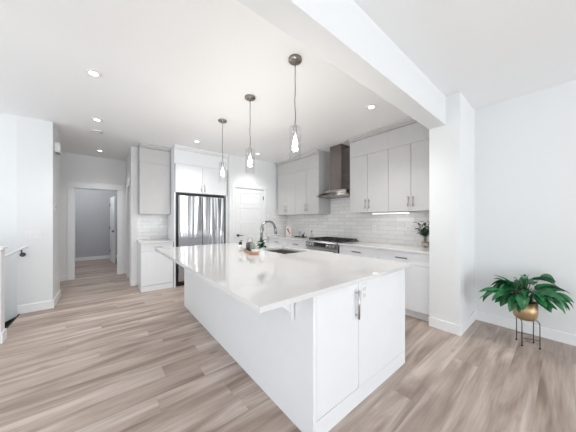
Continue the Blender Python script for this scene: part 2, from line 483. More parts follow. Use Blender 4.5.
for a, b_ in rails: ds.box(.015 + st_, W_ - .015 - st_, .004, .012, a, b_, .001)
for (a, b_), (c, d_) in zip(rails, rails[1:]): ds.box(.015 + st_ + .03, W_ - .015 - st_ - .03, .007, .012, b_ + .03, c - .03, .002)
ds.build('door_slab', M_trim, d1)
hd = MB(); hd.cyl((.08, .004, .97), (.08, -.012, .97), .03); hd.cyl((.08, -.012, .97), (.08, -.05, .97), .009); hd.tube([(.08, -.05, .97), (.12, -.055, .972), (.20, -.05, .97)], [.009, .008, .006])
hd.build('door_handle', M_dark, d1)
for z in (.25, 1.05, 1.82): MB().box(W_ - .022, W_ - .006, -.004, .003, z, z + .09).cyl((W_ - .014, -.006, z), (W_ - .014, -.006, z + .09), .006, n=10).build('hinge', M_dark, d1)

# ---------------------------------------------------------------- cabinets


def handle_mb(x, z, L, vert, y=0.0, r_=.0065):
    h = MB(); o = .028
    if vert:
        h.tube([(x, y - o, z - L / 2), (x, y - o, z + L / 2)], r_, 8)
        for s in (-1, 1): h.cyl((x, y, z + s * L * .38), (x, y - o, z + s * L * .38), .005, n=8)
    else:
        h.tube([(x - L / 2, y - o, z), (x + L / 2, y - o, z)], .0065, 8)
        for s in (-1, 1): h.cyl((x + s * L * .38, y, z), (x + s * L * .38, y - o, z), .005, n=8)
    return h


def cabinet(name, label, loc, rz, w, d, z0, z1, fronts, m, toe=0, toe_y=.06, crown=None, hm=None, side=None, group=None):
    """local x = width, front faces -y; fronts = (kind, x0, x1, z0, z1, handle or None)"""
    t = thing(name, label, 'cabinet', loc, rz, group)
    b = MB(); b.box(.001, w - .001, .021, d, z0, z1)
    b.build('body', m, t)
    # dark sheet that paints in the shade of the gaps between fronts
    MB().box(.004, w - .004, .0195, .0208, min(f[3] for f in fronts), max(f[4] for f in fronts)).build('gap_shade', M_gap, t)
    for kind, a, c, e, f, h in fronts:
        g = .002 if kind != 'filler_panel' else .0001
        p = MB().box(a + g, c - g, 0, .019, e + g, f - g, .0012).build(kind, m, t)
        if h: handle_mb(*h).build('handle', hm or M_nickel, p)
    if toe: MB().box(.001, w - .001, toe_y, d, 0, toe - .001).build('toe_kick', side or m, t)
    if crown:
        c0, c1 = crown
        k = MB()
        poly = [(.02, c0), (-.014, c0), (-.014, c0 + .02), (-.045, c1 - .03), (-.045, c1), (.02, c1)]
        # extrude the crown profile along x
        b2 = bmesh.new()
        A = [b2.verts.new((0, y, z)) for y, z in poly]; B = [b2.verts.new((w, y, z)) for y, z in poly]
        b2.faces.new(A); b2.faces.new(B[::-1])
        for i in range(len(poly)): b2.faces.new((A[i], A[(i + 1) % len(poly)], B[(i + 1) % len(poly)], B[i]))
        k._merge(b2)
        k.build('crown_moulding', m, t)
    return t


R = -PI / 2
UZ0, UZ1, UF = 1.455, 2.435, 2.435
XU = 3.445


def upper(label, y_hi, y_lo, group):
    w = y_hi - y_lo; h = w / 2
    return cabinet('upper_cabinet', label, (XU, y_hi, 0), R, w, XW - XU - .012, UZ0, CZ - .002,
                   [('door', 0, h, UZ0 - .005, UF, (h - .035, UZ0 + .14, .15, True)), ('door', h, w, UZ0 - .005, UF, (h + .035, UZ0 + .14, .15, True)),
                    ('filler_panel', 0, w, UF, CZ - .075, None)], M_grey, crown=(CZ - .07, CZ - .002), group=group)


upper('grey double door wall cabinet in the far corner beside the pantry wall', 4.66, 3.94, 'grey wall cabinets')
upper('grey double door wall cabinet immediately left of the range hood', 3.94, 3.22, 'grey wall cabinets')
upper('grey double door wall cabinet immediately right of the range hood', 2.455, 1.744, 'grey wall cabinets')
upper('grey double door wall cabinet above the vase, against the white partition', 1.744, 1.07, 'grey wall cabinets')

XB = 3.20


def base(label, y_hi, y_lo, name='base_cabinet'):
    w = y_hi - y_lo; h = w / 2
    return cabinet(name, label, (XB, y_hi, 0), R, w, XW - XB - .001, .10, .884,
                   [('drawer', 0, w, .715, .884, (h, .80, .16, False)), ('door', 0, h, .105, .715, (h - .035, .62, .14, True)), ('door', h, w, .105, .715, (h + .035, .62, .14, True))],
                   M_pale, toe=.10, hm=M_dark, group='pale base cabinets along the kitchen wall')


base('pale base cabinet in the far corner beside the pantry wall', 4.70, 4.0)
base('pale base cabinet immediately left of the gas range', 4.0, 3.29)
base('pale base cabinet immediately right of the gas range', 2.50, 1.785)
base('pale base cabinet under the vase, against the white partition', 1.785, 1.068)
for nm, a, b_, lb in (('countertop', 3.285, YP - .012, 'white quartz countertop strip left of the gas range'), ('countertop', 1.068, 2.505, 'white quartz countertop strip right of the gas range')):
    tag(MB().box(XB - .03, XW - .012, a, b_, .885, .914, .002).build(nm, M_quartz), lb, 'countertop')

# left coffee station
cabinet('upper_cabinet', 'pale grey single door wall cabinet left of the refrigerator', (.515, 5.11, 0), 0, .53, .335, 1.44, CZ - .002,
        [('door', 0, .53, 1.435, UF, None), ('filler_panel', 0, .53, UF, CZ - .075, None)], M_grey, crown=(CZ - .07, CZ - .002))
cabinet('base_cabinet', 'white base cabinet with one drawer left of the refrigerator', (.515, 4.86, 0), 0, .53, .59, .10, .884,
        [('drawer', 0, .53, .74, .884, (.265, .815, .14, False)), ('door', 0, .53, .105, .74, None)], M_pale, toe=.10, toe_y=.004)
tag(MB().box(.50, 1.05, 4.83, 5.448, .885, .914, .002).build('countertop', M_quartz), 'short white countertop with tiled backsplash left of the refrigerator', 'countertop')
t = cabinet('refrigerator_cabinet', 'tall white double door cabinet surround above the steel refrigerator', (1.052, 4.80, 0), 0, 1.10, .655, 1.87, CZ - .002,
            [('door', .02, .545, 1.875, UF, (.51, 1.99, .15, True)), ('door', .545, 1.08, 1.875, UF, (.58, 1.99, .15, True)), ('filler_panel', 0, 1.10, UF, CZ - .075, None)],
            M_white, crown=(CZ - .07, CZ - .002))
MB().box(.0, .022, .0, .655, 0, 1.869).build('side_panel', M_white, t)
MB().box(1.066, 1.10, .0, .655, 0, 1.869).build('side_panel', M_white, t)

# ---- refrigerator
t = thing('refrigerator', 'stainless steel french door refrigerator in the white surround', 'refrigerator', (1.10, 4.80, 0))
MB().box(.0, .995, .07, .63, .06, 1.855).build('body', M_black, t)
for a, b_ in ((.03, .495), (.502, .97)):
    d = MB().box(a, b_, .0, .068, .76, 1.815, .008).build('door', M_steel, t)
MB().box(.03, .97, .0, .068, .10, .745, .008).build('freezer_drawer', M_steel, t)
MB().box(.03, .97, -.012, .02, .7, .73, .004).build('handle', M_dark, t)
MB().box(.02, .98, .08, .6, 0, .06).build('base_grille', M_black, t)

# ---------------------------------------------------------------- island
IX0, IX1, IY0, IY1 = .951, 2.154, .93, 3.698
t = thing('kitchen_island', 'large white kitchen island cabinet in the middle of the plank floor', 'kitchen island', ((IX0 + IX1) / 2, (IY0 + IY1) / 2, 0))
cx, cy = (IX0 + IX1) / 2, (IY0 + IY1) / 2


def L(mb, name, m, p=t):
    o = mb.build(name, m, p); o.location = (-cx, -cy, 0) if p == t else (0, 0, 0); return o


IZ = .884
bodyb = MB()   # hollow carcass so that the sink basin can hang inside
bodyb.box(IX0 + .02, IX0 + .04, IY0 + .02, IY1 - .02, 0, IZ); bodyb.box(IX0 + .04, IX1 - .04, IY0 + .021, IY0 + .04, 0, IZ)
bodyb.box(IX0 + .04, IX1 - .04, IY1 - .04, IY1 - .02, 0, IZ); bodyb.box(IX1 - .04, IX1 - .02, IY0 + .02, IY1 - .02, 0.1, IZ)
bodyb.box(IX0 + .04, IX1 - .06, IY0 + .04, IY1 - .04, 0.05, .07)
L(bodyb, 'carcass', M_gap)
L(MB().box(IX0, IX0 + .019, IY0 + .055, IY1, 0, IZ, .001), 'back_panel', M_pale)
L(MB().box(IX0 - .004, IX0 + .023, IY0 - .003, IY0 + .054, 0, IZ, .002), 'corner_post', M_white)
L(MB().box(IX0 + .02, IX1, IY1 - .019, IY1, 0, IZ, .001), 'end_panel', M_pale)
L(MB().box(IX0 + .025, IX1, IY0, IY0 + .02, 0, .118, .001), 'base_rail', M_white)
dr = L(MB().box(IX0 + .027, 1.409, IY0, IY0 + .02, .122, IZ - .003, .0015), 'door', M_white)
hh = handle_mb(1.372, .73, .20, True, IY0, .009).build('handle', M_nickel, dr)
L(MB().box(1.413, IX1, IY0, IY0 + .02, .120, IZ, .001), 'side_panel', M_white)
# drawers and doors on the working side
for a, b_ in ((.95, 1.6), (1.6, 2.1), (2.7, 3.69)):
    L(MB().box(IX1 - .019, IX1, a + .002, b_ - .002, .105, .70, .001), 'door', M_white); L(MB().box(IX1 - .019, IX1, a + .002, b_ - .002, .705, IZ - .003, .001), 'drawer', M_white)
L(MB().box(IX1 - .019, IX1, 2.102, 2.698, .105, IZ - .003, .001), 'door', M_white)
ol = MB().box(1.438, 1.508, IY0 - .006, IY0, .735, .85, .002).build('outlet_plate', M_plastic, t); ol.location = (-cx, -cy, 0)
for z in (.756, .802): MB().box(1.456, 1.490, IY0 - .0075, IY0 - .0061, z, z + .028, .0005).build('socket', M_sock, ol)
for y in (1.115, 2.36, 3.55):
    br = MB()
    br.box(IX0 - .03, IX0 - .005, y - .02, y + .02, .68, IZ - .001, .002)
    br.box(IX0 - .27, IX0 - .005, y - .02, y + .02, IZ - .025, IZ - .001, .002)
    br.prism([(0, 0), (-.17, 0), (0, -.13)], -.008, .008, Matrix.Translation((IX0 - .03, y, IZ - .024)) @ Matrix.Rotation(PI / 2, 4, 'X'))
    L(br, 'bracket', M_white)

# worktop with sink cut-out
SX0, SX1, SY0, SY1 = 1.66, 2.07, 2.11, 2.68
xs = [.561, SX0, SX1, 2.199]; ys = [.896, SY0, SY1, 3.72]; z0, z1 = .885, .914
bm = bmesh.new()
V = {(i, j, k): bm.verts.new((xs[i], ys[j], (z0, z1)[k])) for i in range(4) for j in range(4) for k in range(2)}
for i in range(3):
    for j in range(3):
        if (i, j) == (1, 1): continue
        bm.faces.new((V[i, j, 1], V[i + 1, j, 1], V[i + 1, j + 1, 1], V[i, j + 1, 1])); bm.faces.new((V[i, j + 1, 0], V[i + 1, j + 1, 0], V[i + 1, j, 0], V[i, j, 0]))
for i in range(3):
    for j in (0, 3): bm.faces.new((V[i, j, 0], V[i + 1, j, 0], V[i + 1, j, 1], V[i, j, 1])); bm.faces.new((V[j, i, 0], V[j, i + 1, 0], V[j, i + 1, 1], V[j, i, 1]))
bm.faces.new((V[1, 1, 0], V[2, 1, 0], V[2, 1, 1], V[1, 1, 1])); bm.faces.new((V[1, 2, 0], V[2, 2, 0], V[2, 2, 1], V[1, 2, 1]))
bm.faces.new((V[1, 1, 0], V[1, 2, 0], V[1, 2, 1], V[1, 1, 1])); bm.faces.new((V[2, 1, 0], V[2, 2, 0], V[2, 2, 1], V[2, 1, 1]))
mb = MB(); mb._merge(bm); tag(mb.build('countertop', M_quartz), 'long glossy white quartz worktop with sink cutout on the island', 'countertop')
# sink: open undermount basin
t = thing('sink', 'rectangular undermount stainless sink set in the island worktop', 'sink', ((SX0 + SX1) / 2, (SY0 + SY1) / 2, .66))
a, b_ = (SX1 - SX0) / 2, (SY1 - SY0) / 2
s = MB(); s.box(-a, a, -b_, b_, 0, .012); s.box(-a - .012, -a, -b_ - .012, b_ + .012, 0, .223); s.box(a, a + .012, -b_ - .012, b_ + .012, 0, .223); s.box(-a, a, -b_ - .012, -b_, 0, .223); s.box(-a, a, b_, b_ + .012, 0, .223)
s.build('basin', M_stone, t)
MB().lathe([(0, .013), (.04, .013), (.045, .016), (.03, .018), (0, .014)]).build('drain', M_chrome, t)
# faucet
t = thing('faucet', 'tall chrome gooseneck pull down faucet behind the island sink', 'faucet', (1.525, 2.40, .914))
MB().lathe([(0, 0), (.028, 0), (.028, .012), (.022, .02), (.022, .11), (.017, .12), (0, .12)]).build('base', M_chrome, t)
pts = [(0, 0, .11), (0, 0, .27)]
for k in range(0, 11):
    an = PI - k * PI / 10 * .93
    pts.append((.105 + .105 * math.cos(an), 0, .285 + .105 * math.sin(an)))
MB().tube(pts, .0155, 12).build('spout', M_chrome, t)
e = pts[-1]; MB().cyl((e[0], 0, e[2]), (e[0] + .014, 0, e[2] - .085), .016, .020, 16).build('spray_head', M_chrome, t)
MB().cyl((0, -.02, .07), (0, -.05, .07), .011, n=14).tube([(0, -.045, .07), (-.01, -.055, .10), (-.02, -.06, .14)], [.007, .006, .005], 8).build('lever', M_chrome, t)

# ---------------------------------------------------------------- gas range
RY0, RY1 = 2.508, 3.282; RW = RY1 - RY0
t = thing('gas_range', 'stainless slide-in gas range with black cast iron grates below the hood', 'stove', (3.15, RY1, 0), R)
MB().box(0, RW, .035, .66, .05, .905).build('body', M_dark, t)
MB().box(0, RW, .03, .66, .905, .925, .003).build('cooktop', M_black, t)
cp = MB().prism([(.035, .80), (-.02, .80), (-.015, .895), (.01, .922), (.035, .922)], 0, RW, Matrix(((0, 0, 1, 0), (1, 0, 0, 0), (0, 1, 0, 0), (0, 0, 0, 1)))).build('control_panel', M_panel, t)
MB().box(.24, .53, -.0235, -.0165, .82, .892, .001).build('display', M_disp, cp)
for x in (.06, .135, .21, .56, .635, .71):
    MB().cyl((x, -.018, .85), (x, -.045, .85), .023, .02, 18).build('knob', M_nickel, cp)
od = MB().box(.008, RW - .008, -.004, .034, .22, .79, .004).build('oven_door', M_nickel, t)
MB().box(.10, RW - .10, -.006, -.0042, .34, .66).build('oven_window', M_disp, od)
MB().tube([(.06, -.05, .745), (RW - .06, -.05, .745)], .012).cyl((.09, -.004, .745), (.09, -.05, .745), .008).cyl((RW - .09, -.004, .745), (RW - .09, -.05, .745), .008).build('handle', M_nickel, od)
MB().box(.008, RW - .008, -.002, .034, .06, .21, .004).build('drawer', M_nickel, t)
for x0 in (.02, .275, .53):
    g = MB(); x1 = x0 + .225
    for x in (x0 + .006, x0 + .11, x1 - .006): g.box(x - .006, x + .006, .06, .62, .945, .962)
    for y in (.06, .20, .34, .48, .61): g.box(x0, x1, y - .006, y + .006, .945, .960)
    for x in (x0 + .01, x1 - .01):
        for y in (.07, .60): g.box(x - .007, x + .007, y - .007, y + .007, .925, .946)
    g.build('grate', M_castiron, t)
for x, y in ((.13, .17), (.13, .48), (.39, .33), (.64, .17), (.64, .48)): MB().lathe([(0, 0), (.045, 0), (.045, .008), (.03, .018), (0, .018)], (x, y, .925), 20).build('burner', M_castiron, t)

# ---- hood
HY = 2.84
t = thing('range_hood', 'dark steel chimney range hood with curved glass visor between grey cabinets', 'range hood', (XW - .012, HY, 1.78), R)
MB().box(-.14, .14, -.30, 0, .12, CZ - 1.782, .002).build('chimney', M_hood, t)
b = MB(); n = 14
poly = [(-.365, 0), (.365, 0), (.365, -.36)] + [(.365 * math.cos(PI * k / n), -.36 - .10 * math.sin(PI * k / n)) for k in range(1, n)] + [(-.365, -.36)]
b.prism(poly, 0, .035); b.prism([(x * .75, y * .85) for x, y in poly], .035, .12)
b.build('canopy', M_pewter, t)
# curved visor
vb = bmesh.new(); cols = []
n = 20
for k in range(n + 1):
    u = -1 + 2 * k / n; x = .378 * u; zt = .075 - .045 * u * u
    yf = -.42 - .10 * math.sqrt(max(0, 1 - u * u * .9)); ring = []
    for (y, z) in ((-.02, zt + .012), (yf, zt - .012), (yf, zt - .02), (-.02, zt + .004)): ring.append(vb.verts.new((x, y, z)))
    cols.append(ring)
for A, B in zip(cols, cols[1:]):
    for i in range(4):
        vb.faces.new((A[i], A[(i + 1) % 4], B[(i + 1) % 4], B[i]))
vb.faces.new(cols[0]); vb.faces.new(cols[-1][::-1])
mb = MB(); mb._merge(vb); mb.build('visor', M_hood, t)
MB().box(-.08, .08, -.458, -.45, .008, .028, .001).build('button_strip', M_disp, t)

# ---- LED bars under the cabinets
t = tag(MB().box(3.60, 3.64, 1.50, 2.10, 1.432, 1.4535, .002).build('under_cabinet_light', M_plastic), 'lit slim LED bar under the grey cabinet near the vase', 'light')
MB().box(3.602, 3.638, 1.505, 2.095, 1.426, 1.4318).build('diffuser', M_led, t)

# ---------------------------------------------------------------- ceiling lights


def downlight_proto(x, y):
    t = thing('recessed_downlight', '', 'ceiling light', (x, y, CZ - .012), 0, 'round recessed ceiling lights')
    MB().lathe([(.036, .011), (.036, .004), (.058, 0), (.064, .004), (.064, .0115), (.036, .011)]).build('trim_ring', M_plastic, t)
    MB().lathe([(0, .003), (.035, .003), (.035, .010), (0, .010)]).build('lens', M_down, t)
    return t


DL = [(-.087, 2.97, 'round recessed light in ceiling nearest the upper left of the photo'), (-.087, 4.31, 'round recessed light beside the smoke alarm on the kitchen side'),
      (-.08, 6.2, 'round recessed light in hall ceiling before the end doorway'), (1.33, 4.32, 'round recessed light above the refrigerator cabinet'),
      (2.62, 4.28, 'round recessed light in front of the pantry door corner'), (2.68, 1.58, 'round recessed light in front of the right grey cabinets')]
p0 = None
for x, y, lb in DL:
    if p0 is None: o = p0 = downlight_proto(x, y)
    else: o = copy_tree(p0); o.location = (x, y, CZ - .012)
    o['label'] = lb
    l = bpy.data.lights.new('downlight_beam', 'SPOT'); l.energy = 48 if y < 2 else 26 if x > 2 else 19; l.spot_size = 2.0; l.spot_blend = 1; l.shadow_soft_size = .05; l.color = (1, .98, .95)
    lo = bpy.data.objects.new('downlight_beam', l); lo.location = (0, 0, -.01); lo.parent = o; COL.objects.link(lo)
t = thing('smoke_alarm', 'white round smoke alarm on the ceiling before the hall', 'smoke alarm', (-.095, 4.87, CZ))
MB().lathe([(0, -.001), (.07, -.001), (.07, -.015), (.06, -.03), (.03, -.036), (0, -.036)]).build('housing', M_plastic, t)
MB().lathe([(.061, -.0305), (.064, -.026), (.064, -.020), (.067, -.020), (.067, -.026), (.061, -.0305)]).build('vent_ring', M_slot, t)

t = thing('added_ceiling_lamp', 'unseen round flush lamp added to light the room beyond the doorway', 'ceiling light', (-.55, 8.6, CZ))  # unseen lamp, added to brighten the far room
MB().lathe([(0, -.001), (.15, -.001), (.15, -.03), (0, -.03)]).build('base', M_plastic, t)
MB().lathe([(0, -.031), (.14, -.031), (.13, -.06), (.08, -.085), (0, -.09)]).build('diffuser', M_ceramic, t)
l = bpy.data.lights.new('room_fill_light', 'POINT'); l.energy = 22; l.shadow_soft_size = .12; l.color = (.97, .98, 1)
lo = bpy.data.objects.new('room_fill_light', l); lo.location = (0, 0, -.25); lo.parent = t; COL.objects.link(lo)

# pendants
PEN = [(1.55, 'glass cylinder pendant nearest the camera over the near end of the island', 2.165), (2.37, 'glass cylinder pendant hanging in the middle over the island', 2.165), (3.18, 'glass cylinder pendant farthest from camera near the refrigerator', 2.165)]


def pendant():
    t = thing('pendant_light', '', 'pendant light', (1.346, 1.55, CZ), 0, 'pendant lights over the island')
    MB().lathe([(0, -.001), (.062, -.001), (.062, -.018), (.056, -.024), (.012, -.026), (.012, -.04), (0, -.04)]).build('canopy', M_pewter, t)
    MB().tube([(0, 0, -.03)] + [(.0025 * math.sin(k * 1.7), .0025 * math.cos(k * 1.1), -.03 - k * .0585) for k in range(1, 11)], .0035, 8).build('cord', M_dark, t)
    MB().lathe([(0, -.60), (.012, -.60), (.014, -.61), (.018, -.64), (.018, -.70), (.015, -.705), (0, -.705)], n=20).build('socket', M_nickel, t)
    MB().lathe([(.019, -.622), (.05, -.624), (.055, -.63), (.055, -.91), (.052, -.91), (.052, -.632), (.049, -.628), (.019, -.626), (.019, -.622)], n=40).build('glass_shade', M_glass, t)
    MB().lathe([(0, -.706), (.011, -.706), (.012, -.72), (.023, -.758), (.025, -.775), (.018, -.795), (0, -.802)], n=20).build('bulb', M_bulb, t)
    return t


pp = pendant()
for i, (y, lb, _) in enumerate(PEN):
    o = pp if i == 0 else copy_tree(pp)
    o.location = (1.346, y, CZ); o['label'] = lb
for o in [c for c in COL.objects if c.name.startswith('pendant_light')]:
    l = bpy.data.lights.new('bulb_glow', 'POINT'); l.energy = 8; l.shadow_soft_size = .05; l.color = (1, .93, .84)
    lo = bpy.data.objects.new('bulb_glow', l); lo.location = (0, 0, -.85); lo.parent = o; COL.objects.link(lo)

# ---------------------------------------------------------------- plates on walls


def plate(name, label, cat, loc, rz, w, h, parts):
    t = thing(name, label, cat, loc, rz)
    MB().box(-w / 2, w / 2, -.006, -.0002, -h / 2, h / 2, .002).build('plate', M_plastic, t)
    for (x, z, a, b_, m, nm) in parts: MB().box(x - a / 2, x + a / 2, -.009, -.0061, z - b_ / 2, z + b_ / 2, .001).build(nm, m, t)
    return t


plate('light_switch', 'white triple rocker switch plate on the wall above the handrail', 'switch', (-.80, 4.85, 1.105), 0, .16, .115, [(-.048, 0, .032, .066, M_ceramic, 'rocker'), (0, 0, .032, .066, M_ceramic, 'rocker'), (.048, 0, .032, .066, M_ceramic, 'rocker')])
plate('electrical_outlet', 'white outlet on tiled backsplash right of the range', 'outlet', (XW - .01, 2.2, 1.17), R, .072, .115, [(0, .022, .034, .028, M_sock, 'socket'), (0, -.022, .034, .028, M_sock, 'socket')])
plate('electrical_outlet', 'white outlet on tiled backsplash beside the vase', 'outlet', (XW - .01, 1.60, 1.17), R, .072, .115, [(0, .022, .034, .028, M_sock, 'socket'), (0, -.022, .034, .028, M_sock, 'socket')])
plate('electrical_outlet', 'white outlet low on the side of the left wall at the hall', 'outlet', (-.605, 5.33, .40), PI / 2, .072, .115, [(0, .022, .034, .028, M_sock, 'socket'), (0, -.022, .034, .028, M_sock, 'socket')])
plate('thermostat', 'small white thermostat on the narrow hall side of left wall', 'thermostat', (-.605, 5.06, 1.52), PI / 2, .085, .12, [(0, .01, .05, .03, M_slot, 'screen')])
t = thing('door_chime', 'white door chime box high on the hall side of left wall', 'door chime', (-.605, 5.08, 2.38), PI / 2)
MB().box(-.09, .09, -.06, -.0005, 0, .15, .008).build('cover', M_plastic, t); MB().box(-.075, .075, -.055, -.01, -.006, -.0005).build('grille', M_slot, t)

# handrail
t = thing('handrail', 'white sloping stair handrail with dark bracket on the left wall', 'handrail', (-.90, 4.85, -.045))
MB().tube([(.03, -.01, .985), (.03, -.06, .985), (.01, -.07, .975), (-.9, -.07, .375)], .015, 12).build('rail', M_trim, t)
MB().cyl((.0, -.0005, .875), (.0, -.012, .875), .03, n=18).tube([(.0, -.01, .875), (.0, -.06, .885), (-.0, -.07, .95)], .008, 8).build('bracket', M_dark, t)

# ---------------------------------------------------------------- plants and small things


def leaf(b, base, d, length, width, droop, curl=.3, roll=0.0, n=8):
    """lanceolate blade from base along direction d, bending down"""
    base = Vector(base); d = Vector(d).normalized(); p = base.copy(); rows = []
    stepl = length / n
    side0 = d.cross(Vector((0, 0, 1)))
    side0 = side0.normalized() if side0.length > .1 else Vector((1, 0, 0))
    for i in range(n + 1):
        t = i / n; w = width * (math.sin(PI * min(1, t ** .8)) ** .85 if 0 < t < 1 else 0) + .0008
        s = (Matrix.Rotation(roll, 3, d) @ side0); nn = s.cross(d)
        if nn.z < 0: nn = -nn
        rows.append([p - s * w / 2 + nn * w * curl, p - s * w / 4 + nn * w * curl * .35, p.copy(), p + s * w / 4 + nn * w * curl * .35, p + s * w / 2 + nn * w * curl])
        d = (d + Vector((0, 0, -droop / n))).normalized(); p = p + d * stepl
    vs = [[b.verts.new(v) for v in r] for r in rows]
    for A, B in zip(vs, vs[1:]):
        for k in range(4):
            f = b.faces.new((A[k], A[k + 1], B[k + 1], B[k])); f.smooth = True


# plant stand
PX, PY = 3.482, .245
rot = math.atan2(.332 - .28, 3.514 - 3.391)
t = thing('plant_stand', 'thin dark metal wire plant stand by the right wall', 'plant stand', (PX, PY, 0), rot)
A_ = .067
for sy in (-1, 1):
    pts = [(-A_, sy * A_, .004), (-A_, sy * A_, .235)] + [(-A_ + .03 - .03 * math.cos(k * PI / 8), sy * A_, .235 + .03 * math.sin(k * PI / 8)) for k in range(1, 5)]
    pts += [(A_ - .03 + .03 * math.sin(k * PI / 8), sy * A_, .235 + .03 * math.cos(k * PI / 8)) for k in range(0, 5)] + [(A_, sy * A_, .004)]
    MB().tube(pts, .0042, 8).build('leg_frame', M_dark, t)
for sx in (-1, 1): MB().tube([(sx * A_, -A_, .085), (sx * A_, A_, .085)], .003, 8).build('stretcher', M_dark, t)
for sx in (-1, 1):
    for sy in (-1, 1): MB().lathe([(0, 0), (.008, 0), (.008, .012), (0, .012)], (sx * A_, sy * A_, 0), 12).build('foot', M_black, t)

OFF = Vector((math.cos(math.radians(39.16)), -math.sin(math.radians(39.16)), 0)) * -.03
PX += OFF.x; PY += OFF.y
t = thing('potted_plant', 'large leafy green houseplant in a brass pot on the wire stand', 'plant', (PX, PY, .2705))
MB().lathe([(0, 0), (.06, 0), (.08, .012), (.092, .04), (.096, .085), (.096, .19), (.092, .19), (.090, .17), (.0, .165)], n=48).build('pot', M_brass, t)
MB().lathe([(0, .166), (.089, .171), (.07, .180), (0, .185)], n=24).build('soil', M_soil, t)
lb = bmesh.new(); sb = MB()
rnd = random.Random(12)
# camera-plane frame for spreading: right = R_, forward = F_
th = math.radians(39.16); Rv = Vector((math.cos(th), -math.sin(th), 0)); Fv = Vector((math.sin(th), math.cos(th), 0))
for i in range(50):
    a = rnd.uniform(0, 2 * PI); elev = rnd.choice([.05, .2, .4, .6, .8]) + rnd.uniform(-.12, .12)
    hd = Rv * math.cos(a) + Fv * math.sin(a) * .55
    hd.normalize()
    d = hd * math.cos(elev) + Vector((0, 0, math.sin(elev)))
    reach = rnd.uniform(.09, .27) * (1 if abs(math.cos(a)) > .5 else .6)
    base = Vector((0, 0, .19)) + hd * .03
    mid = base + hd * reach * .35 + Vector((0, 0, .05 + .10 * math.sin(elev)))
    st = base + d * reach * .7 + Vector((0, 0, .07))
    # keep inside the wall gap
    ln = rnd.uniform(.15, .25)
    tip = st + d * ln
    if PX + tip.x > XW - .04: 
        ln *= .5
        st.x *= .5
    if PX + (st + d * ln).x > XW - .03: continue
    sb.tube([base, mid, st], [.0035, .003, .002], 5)
    leaf(lb, st, d, ln, rnd.uniform(.05, .095), rnd.uniform(.2, 2.0), .22, rnd.uniform(-1.1, 1.1))
# a few long outer leaves that give the silhouette
for ang_r, z, ln, w, dr_, st0 in ((PI, .22, .26, .055, .55, .24), (PI * .96, .10, .24, .05, .8, .22), (PI * 1.05, .16, .2, .05, 1.1, .24), (0, .12, .26, .055, .9, .22), (-.12, .02, .27, .06, 1.2, .2), (-.3, .14, .24, .06, 1.5, .2), (.05, .26, .24, .05, .35, .22), (-.6, .1, .2, .07, 1.7, .15), (PI * 1.2, .05, .2, .06, 1.5, .17), (-1.57, .1, .17, .07, 1.8, .12), (-1.2, .3, .18, .08, 1.2, .1), (-1.9, .3, .18, .08, 1.2, .1), (-.9, .05, .19, .075, 1.8, .14), (-.5, .6, .2, .09, 1.0, .04), (-1.0, .6, .18, .09, 1.2, .05), (-2.4, .7, .17, .08, 1.0, .05)):
    hd = Rv * math.cos(ang_r) + Fv * math.sin(ang_r); d = (hd + Vector((0, 0, z))).normalized()
    base = Vector((0, 0, .19)); st = base + hd * st0 + Vector((0, 0, .05 + z * .3))
    if PX + (st + d * ln).x > XW - .02: continue
    sb.tube([base, base + hd * st0 * .5 + Vector((0, 0, .06 + z * .3)), st], [.0035, .003, .002], 5)
    leaf(lb, st, d, ln, w, dr_, .2, rnd.uniform(-.4, .4))
mb = MB(); mb._merge(lb); mb.build('foliage', M_leaf, t)
sb.build('stems', M_leaf2, t)

# vase with stems on the right counter
VX, VY = 3.60, 1.27
t = thing('glass_vase', 'clear glass vase with twine band on the right counter', 'vase', (VX, VY, .9145))
MB().lathe([(0, 0), (.042, 0), (.05, .02), (.046, .09), (.036, .15), (.044, .18), (.041, .18), (.033, .15), (.043, .09), (.046, .02), (0, .008)], n=28).build('glass', M_glass, t)
MB().lathe([(.0505, .03), (.0535, .035), (.0515, .075), (.0485, .08), (.0505, .03)], n=28).build('twine_band', M_twine, t)
lb = bmesh.new(); sb = MB(); rnd = random.Random(4)
for i in range(15):
    a = rnd.uniform(0, 2 * PI); sp_ = rnd.uniform(.02, .11)
    p0_ = Vector((rnd.uniform(-.015, .015), rnd.uniform(-.015, .015), .012)); p1 = Vector((.016 * math.cos(a), .016 * math.sin(a), .16)); p2 = Vector((sp_ * math.cos(a), sp_ * math.sin(a), rnd.uniform(.27, .38)))
    sb.tube([p0_, p1, (p1 + p2) / 2 + Vector((0, 0, .015)), p2], .002, 5)
    for k in range(10):
        f = .15 + .85 * k / 9; q = p1.lerp(p2, f); a2 = rnd.uniform(0, 2 * PI)
        leaf(lb, q, (math.cos(a2), math.sin(a2), rnd.uniform(.1, .8)), rnd.uniform(.045, .075), .027, 1.0, .2, 0, 4)
t2 = thing('leafy_stems', 'bunch of dark green leafy stems standing in the glass vase', 'plant', (VX, VY, .9145))
mb = MB(); mb._merge(lb); mb.build('leaves', M_leaf2, t2); sb.build('stems', M_leaf2, t2)

